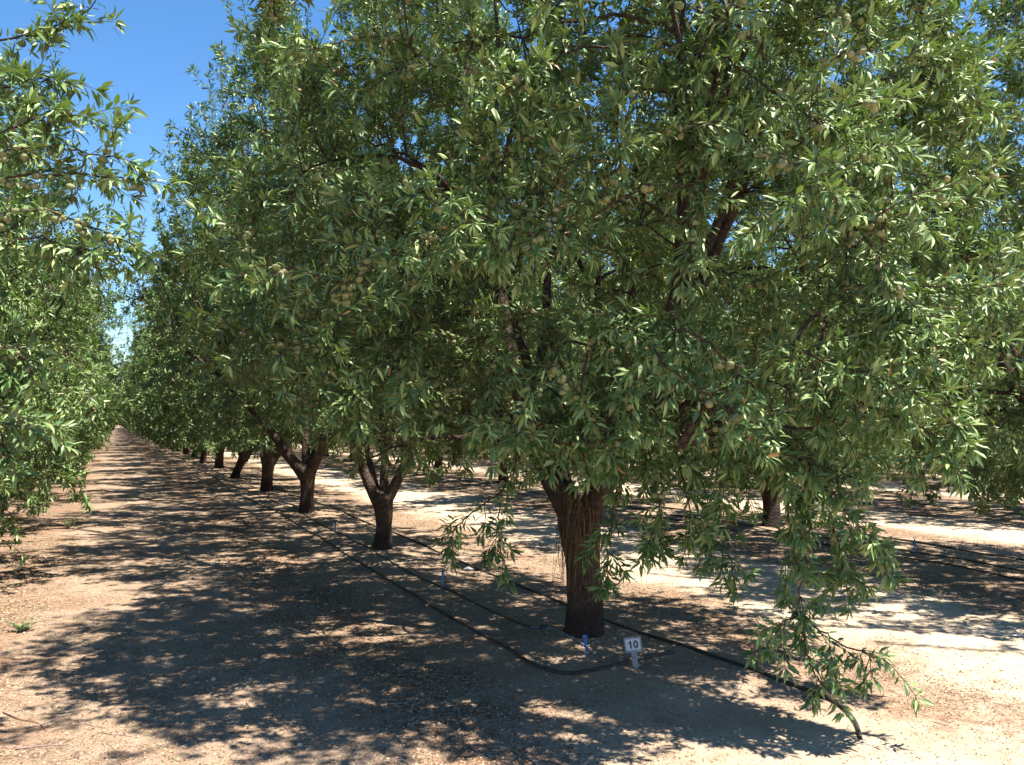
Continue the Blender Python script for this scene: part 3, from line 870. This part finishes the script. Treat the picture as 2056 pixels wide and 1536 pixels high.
for x, lab in ((ROW0 + 2 * SPX - .6, 'black hose along the third row on the right'),):
    hose('irrigation_hose', far_xy(x, 5, 70), .012, M_HOSE, lab, wig=.03)
# joiner on the grey hose and a pale clip on the far hose
jp = G(1092, 1262); T = Tubes(); T.add([jp + np.array((-.03, .012, .012)), jp + np.array((.03, -.012, .012))], .016, 10)
tag(link('hose_joiner', T.mesh('hose_joiner'), M_BLACKP), 'black joiner sleeve on the grey hose beside the nearest trunk', 'hose fitting')
M_PALE = mat_simple('pale_plastic', (.42, .46, .52), .5, .15, 30)
jp = G(940, 1147); T = Tubes(); T.add([jp + np.array((-.045, .02, .02)), jp + np.array((0, 0, .034)), jp + np.array((.05, -.02, .018))], [.010, .014, .008], 8)
tag(link('hose_clip', T.mesh('hose_clip'), M_PALE), 'pale plastic clip on the black hose left of the nearest trunk', 'hose fitting')


# ------------------------------------------------------------------ sprinkler stakes
def stake_proto():
    parts = []
    T = Tubes()
    me = box_mesh('stake', [((0, 0, .062), (.020, .005, .165), .35), ((0, .004, .075), (.006, .010, .13), .5), ((0, 0, .148), (.030, .011, .014), 1),
                            ((0, 0, .118), (.024, .009, .008), 1), ((0, 0, .09), (.024, .009, .006), 1)])
    me.materials.append(M_BLUE)
    T.add([(0, 0, .152), (0, 0, .163), (0, 0, .170)], [.006, .008, .004], 8)
    a = np.linspace(0, 2 * math.pi, 13)
    T.add(np.stack([.013 * np.cos(a), np.zeros(13), .182 + .013 * np.sin(a)], -1), .0025, 5)
    head = T.mesh('sprinkler_head'); head.materials.append(M_BLACKP)
    T = Tubes(); T.add(smooth_line([(0, .004, .15), (.02, .01, .12), (.045, .02, .05), (.04, .05, .008), (.0, .10, .006)], .012), .0028, 6)
    tube = T.mesh('feed_tube'); tube.materials.append(M_BLACKP)
    return me, head, tube


SP = stake_proto()


def stake(x, y, label, tilt=(0, 0), group='blue sprinkler stakes', sc=1.0, parts=(1, 1)):
    e = empty('sprinkler_stake', (x, y, float(ground_z(x, y))), -R(YAW) + .1, sc)
    e.rotation_euler = (tilt[0], tilt[1], -R(YAW) + .1)
    tag(e, label, 'sprinkler', group)
    link('stake', SP[0], None, e)
    if parts[0]: link('sprinkler_head', SP[1], None, e)
    if parts[1]: link('feed_tube', SP[2], None, e)


for (a, b, lab, tl, pr) in ((1178, 1322, 'blue plastic stake without a head at the foot of the nearest trunk', (0, -.08), (0, 0)),
                            (887, 1181, 'blue sprinkler stake with a black ring, between the nearest and second trunks', (0, .06), (1, 1)),
                            (673, 1073, 'blue sprinkler stake in the shade left of the second trunk', (0, 0), (1, 1)),
                            (572, 1012, 'small blue sprinkler stake left of the third trunk', (0, 0), (1, 1)),
                            (502, 975, 'tiny far blue sprinkler stake left of the fourth trunk', (0, 0), (1, 1)),
                            (1836, 1113, 'blue sprinkler stake standing in sunlight under the second row on the right', (0, .03), (1, 1))):
    p = G(a, b); stake(p[0], p[1], lab, tl, sc=1.0 if b > 1200 else 1.08, parts=pr)

# ------------------------------------------------------------------ number sign
p = G(1277, 1341)
e = empty('row_number_sign', (p[0], p[1], p[2]), -R(YAW) - .08)
e.rotation_euler = (R(-6), R(-7), -R(YAW) - .08)
tag(e, 'small grey sign with the number 10 on a white card below the nearest tree', 'sign')
M_SIGN = mat_simple('grey_painted_board', (.25, .26, .28), .6, .25, 22, bump=.2)
M_CARD = mat_simple('white_card', (.58, .59, .63), .55, .12, 12)
M_INK = mat_simple('black_ink', (.012, .013, .022), .5, .2, 12)
o = link('post', box_mesh('post', [((0, .006, .04), (.038, .008, .17), .92)]), M_SIGN, e)
o = link('board', box_mesh('board', [((0, 0, .148), (.112, .006, .098), 1)]), M_SIGN, e)
# card: rounded plate
import bmesh


def plate(outline, y0, y1, name, holes=None):
    bm = bmesh.new()
    n = len(outline)
    f = [bm.verts.new((x, y0, z)) for x, z in outline]; b = [bm.verts.new((x, y1, z)) for x, z in outline]
    if holes is None:
        bm.faces.new(f); bm.faces.new(b[::-1])
        for i in range(n): bm.faces.new((f[i], b[i], b[(i + 1) % n], f[(i + 1) % n]))
    else:
        f2 = [bm.verts.new((x, y0, z)) for x, z in holes]; b2 = [bm.verts.new((x, y1, z)) for x, z in holes]
        for i in range(n):
            j = (i + 1) % n
            bm.faces.new((f[i], f[j], f2[j], f2[i])); bm.faces.new((b[i], b2[i], b2[j], b[j]))
            bm.faces.new((f[i], b[i], b[j], f[j])); bm.faces.new((f2[i], f2[j], b2[j], b2[i]))
    bmesh.ops.recalc_face_normals(bm, faces=bm.faces)
    me = bpy.data.meshes.new(name); bm.to_mesh(me); bm.free()
    return me


def rrect(w, hh, r, n=5):
    o = []
    for cx, cz, a0 in ((w - r, hh - r, 0), (-w + r, hh - r, 90), (-w + r, -hh + r, 180), (w - r, -hh + r, 270)):
        for i in range(n): a = R(a0 + 90 * i / (n - 1)); o.append((cx + r * math.cos(a), cz + r * math.sin(a)))
    return o


card = link('number_card', plate([(x, z + .149) for x, z in rrect(.047, .036, .010)], -.0045, -.0028, 'number_card'), M_CARD, e)
one = [(.004, -.021), (.004, .021), (-.002, .021), (-.005, .016), (-.010, .0125), (-.014, .0115), (-.014, .005), (-.010, .006), (-.0045, .009), (-.0045, -.021)]
one = [(x * 1.15 - .015, z * 1.15 + .149) for x, z in one]
zo = [(.0158 * math.cos(a) + .018, .0252 * math.sin(a) + .149) for a in np.linspace(0, 2 * math.pi, 28, endpoint=False)]
zi = [(.0060 * math.cos(a) + .018, .0155 * math.sin(a) + .149) for a in np.linspace(0, 2 * math.pi, 28, endpoint=False)]
o = link('digit', plate(one, -.0056, -.0046, 'digit_one'), M_INK, card); o['label'] = 'digit one'
o = link('digit', plate(zo, -.0056, -.0046, 'digit_zero', zi), M_INK, card); o['label'] = 'digit zero'

# ------------------------------------------------------------------ weeds, grass tuft
M_WEED = mat_attr('weed_green', [(0, (.05, .11, .03)), (.6, (.10, .17, .06)), (1, (.22, .24, .10))], .6)


def weed(px, py, n, hh, spread, label, seed):
    rng = np.random.default_rng(seed); p = G(px, py); V, Tt, val = [], [], []
    T = Tubes()
    for i in range(n):
        a = rng.uniform(0, 6.28); d = np.array((math.cos(a) * spread, math.sin(a) * spread, rng.uniform(.5, 1.0)))
        d /= np.linalg.norm(d); ln = hh * rng.uniform(.5, 1.0)
        pts = np.array([d * ln * t + np.array((0, 0, -.25 * ln * t * t * spread)) for t in np.linspace(0, 1, 6)])
        T.add(pts, .0022, 3, cap=False)
        for t in np.linspace(.2, 1, 9):
            for s in (0, 1):
                q = d * ln * t; b = rng.uniform(0, 6.28); L = rng.uniform(.02, .045)
                u = np.array((math.cos(b), math.sin(b), rng.uniform(-.2, .6))); u /= np.linalg.norm(u)
                w = np.cross(u, (0, 0, 1)); w /= np.linalg.norm(w) + 1e-6
                k = len(V); V += [q, q + u * L * .5 + w * L * .22, q + u * L + np.array((0, 0, -.004)), q + u * L * .5 - w * L * .22]
                Tt += [(k, k + 1, k + 2), (k, k + 2, k + 3)]; val += [rng.random()] * 4
    e = empty('weed', p); tag(e, label, 'weed')
    link('stems', T.mesh('stems'), M_WEED_STEM, e)
    link('leaves', mesh_np('leaves', V, Tt, None, val), M_WEED, e)


M_WEED_STEM = mat_simple('weed_stem', (.14, .16, .07), .7, .2, 20)
weed(46, 1268, 12, .15, .9, 'small pale green weed in the sunlit litter at the left edge', 1)
weed(137, 1062, 16, .26, .5, 'dark weed standing upright at the edge of the left row shade', 2)


def grass_tuft(px, py, label, seed, n=160, hh=.09):
    rng = np.random.default_rng(seed); p = G(px, py); V, Tt, val = [], [], []
    for i in range(n):
        a = rng.uniform(0, 6.28); r = .07 * rng.random() ** .5; q = np.array((math.cos(a) * r, math.sin(a) * r, -.004))
        u = np.array((math.cos(a) * rng.uniform(.3, 1.6), math.sin(a) * rng.uniform(.3, 1.6), 1)); u /= np.linalg.norm(u)
        L = hh * rng.uniform(.4, 1.1); w = np.cross(u, rng.normal(size=3)); w /= np.linalg.norm(w); w *= .0016
        k = len(V); V += [q - w, q + w, q + u * L * .6 + w * .8, q + u * L * .6 - w * .8, q + u * L + np.array((math.cos(a) * .02, math.sin(a) * .02, -.012))]
        Tt += [(k, k + 1, k + 2), (k, k + 2, k + 3), (k + 3, k + 2, k + 4)]; val += [rng.random()] * 5
    o = link('dry_grass_tuft', mesh_np('dry_grass_tuft', V, Tt, None, val), mat_attr('dry_grass', [(0, (.25, .2, .09)), (1, (.5, .42, .22))]))
    o.location = p; tag(o, label, 'grass tuft')


grass_tuft(888, 1205, 'dry yellow grass tuft below the blue stake on the berm', 4)

# ------------------------------------------------------------------ litter on the ground
rng = np.random.default_rng(9)


def visible_xy(n, dmin, dmax, power=1.6):
    d = dmin + (dmax - dmin) * rng.random(n) ** power
    a = rng.uniform(-.60, .60, n) + R(YAW)
    return np.sin(a) * d, np.cos(a) * d


def scatter(n, dmin, dmax, kind):
    x, y = visible_xy(n, dmin, dmax)
    ad = np.abs((x - ROW0 + SPX / 2) % SPX - SPX / 2)
    cl = np.sin(x * 2.1 + 1.3 * np.sin(y * 1.7)) * np.sin(y * 2.7 + 1.1 * np.sin(x * 1.9)) * .5 + .5
    wgt = np.interp(ad, [0, .8, 1.3, 1.8, 2.3, 3], [.25, .5, 1, .8, .25, .08]) + np.where(x < 1.8, .35, 0)
    wgt = wgt * (.25 + .9 * cl) * np.interp(y, [2, 3.4, 4.5], [.45, .6, 1])
    m = rng.random(n) < wgt
    return x[m], y[m]


x, y = scatter(330000, 2.8, 17, 0); n = len(x)
L = rng.uniform(.006, .021, n) * np.interp(np.hypot(x, y), [3, 12], [.85, 1.4]); wd = L * rng.uniform(.2, .55, n)
a = rng.uniform(0, 6.28, n); u = np.stack([np.cos(a), np.sin(a), rng.normal(size=n) * .22], -1)
w = np.stack([-np.sin(a), np.cos(a), rng.normal(size=n) * .3], -1)
c = np.stack([x, y, ground_z(x, y) + .003], -1)
cup = np.zeros((n, 3)); cup[:, 2] = L * rng.uniform(-.05, .28, n)
V = np.stack([c - u * L[:, None] * .5 + cup, c - w * wd[:, None] * .5, c + u * L[:, None] * .5 + cup, c + w * wd[:, None] * .5], 1).reshape(-1, 3)
off = (np.arange(n) * 4)[:, None, None]
tr = (np.array([(0, 1, 2), (0, 2, 3)])[None] + off).reshape(-1, 3)
M_LIT = mat_attr('dead_leaf', [(0, (.06, .032, .02)), (.35, (.16, .085, .05)), (.7, (.34, .23, .15)), (.9, (.52, .42, .28)), (1, (.62, .55, .36))], .75)
o = link('leaf_litter', mesh_np('leaf_litter', V, tr, None, np.repeat(rng.random(n), 4)), M_LIT)
tag(o, 'small dead leaves and hull bits strewn over the orchard floor', 'leaf litter', kind='stuff')

# clods and pebbles
x, y = visible_xy(5200, 2.8, 13, 1.4)
for bx, by in ((hx, hy), (gx, gy)):
    aa = rng.uniform(0, 6.28, 500); r2 = .13 + np.abs(rng.normal(size=500)) * .22
    x = np.concatenate([x, bx + np.cos(aa) * r2]); y = np.concatenate([y, by + np.sin(aa) * r2])
n = len(x)
ico = np.array([(0, 0, 1), (.9, 0, .3), (.28, .85, .3), (-.72, .53, .3), (-.72, -.53, .3), (.28, -.85, .3), (.72, .53, -.4), (-.28, .85, -.4), (-.9, 0, -.4), (-.28, -.85, -.4), (.72, -.53, -.4), (0, 0, -1)])
it = np.array([(0, 1, 2), (0, 2, 3), (0, 3, 4), (0, 4, 5), (0, 5, 1), (1, 6, 2), (2, 7, 3), (3, 8, 4), (4, 9, 5), (5, 10, 1), (2, 6, 7), (3, 7, 8), (4, 8, 9), (5, 9, 10), (1, 10, 6), (6, 11, 7), (7, 11, 8), (8, 11, 9), (9, 11, 10), (10, 11, 6)])
s = rng.uniform(.0025, .0075, n) * (1 + 1.2 * (rng.random(n) < .05))
V = ico[None] * s[:, None, None] * rng.uniform(.7, 1.3, (n, 1, 3)) * rng.uniform(.85, 1.15, (n, 12, 1))
V = V + np.stack([x, y, ground_z(x, y) + s * .3], -1)[:, None]
off = (np.arange(n) * 12)[:, None, None]
o = link('soil_clods', mesh_np('soil_clods', V.reshape(-1, 3), (it[None] + off).reshape(-1, 3), None, np.repeat(rng.random(n), 12)),
         mat_attr('clod', [(0, (.22, .155, .10)), (1, (.44, .34, .24))], .95))
tag(o, 'crumbs of dry soil and grit on the orchard floor', 'soil', kind='stuff')

# fine fallen twigs
T = Tubes(); x, y = scatter(1500, 2.8, 12, 1)
for i in range(len(x)):
    a = rng.uniform(0, 6.28); L = rng.uniform(.04, .2); n = 4; p = np.array((x[i], y[i], 0.)); pts = []
    for k in range(n):
        q = p + np.array((math.cos(a), math.sin(a), 0)) * L * k / (n - 1) + np.append(rng.normal(size=2) * .004, 0)
        q[2] = float(ground_z(q[0], q[1])) + .004; pts.append(q)
    T.add(pts, rng.uniform(.0011, .0022), 4)
o = link('twig_litter', T.mesh('twig_litter'), mat_simple('dead_twig', (.22, .15, .11), .8, .35, 3))
tag(o, 'thin broken twigs strewn among the dead leaves', 'twigs', kind='stuff')

M_TWIG = mat_simple('grey_twig', (.30, .23, .19), .8, .25, 10)
M_TWIGR = mat_simple('red_twig', (.19, .09, .06), .8, .25, 10)
for pts, m, lab in (([(6, 1432), (40, 1446), (75, 1453), (92, 1468)], M_TWIGR, 'long reddish fallen twig in the lower left corner'),
                    ([(55, 1463), (95, 1452), (130, 1436)], M_TWIG, 'pale grey twig crossing the reddish one, lower left'),
                    ([(30, 1506), (80, 1500), (138, 1496)], M_TWIG, 'thin pale twig lying level near the bottom left edge'),
                    ([(120, 1282), (127, 1272), (133, 1262)], M_TWIG, 'short pale twig right of the small sunlit weed')):
    c = smooth_line([G(*q) for q in pts], .02); c[:, 2] += .006
    T = Tubes(); T.add(c, np.linspace(.0042, .002, len(c)), 5)
    j = len(c) // 2; T.add([c[j], c[j] + np.array((.05, .03, .012)), c[j] + np.array((.09, .08, .006))], .0018, 4)
    tag(link('fallen_twig', T.mesh('fallen_twig'), m), lab, 'twig', 'fallen twigs')

# white trunk guard seen far between the limbs
p = G(613, 905)
T = Tubes(); T.add([p + np.array((0, 0, -.02)), p + np.array((0, 0, .30)), p + np.array((.01, 0, .52))], [.085, .08, .075], 12)
tag(link('trunk_guard', T.mesh('trunk_guard'), mat_simple('white_guard', (.75, .74, .72), .6, .05, 5)), 'white trunk guard far away, seen between the limbs of the third tree', 'trunk guard')
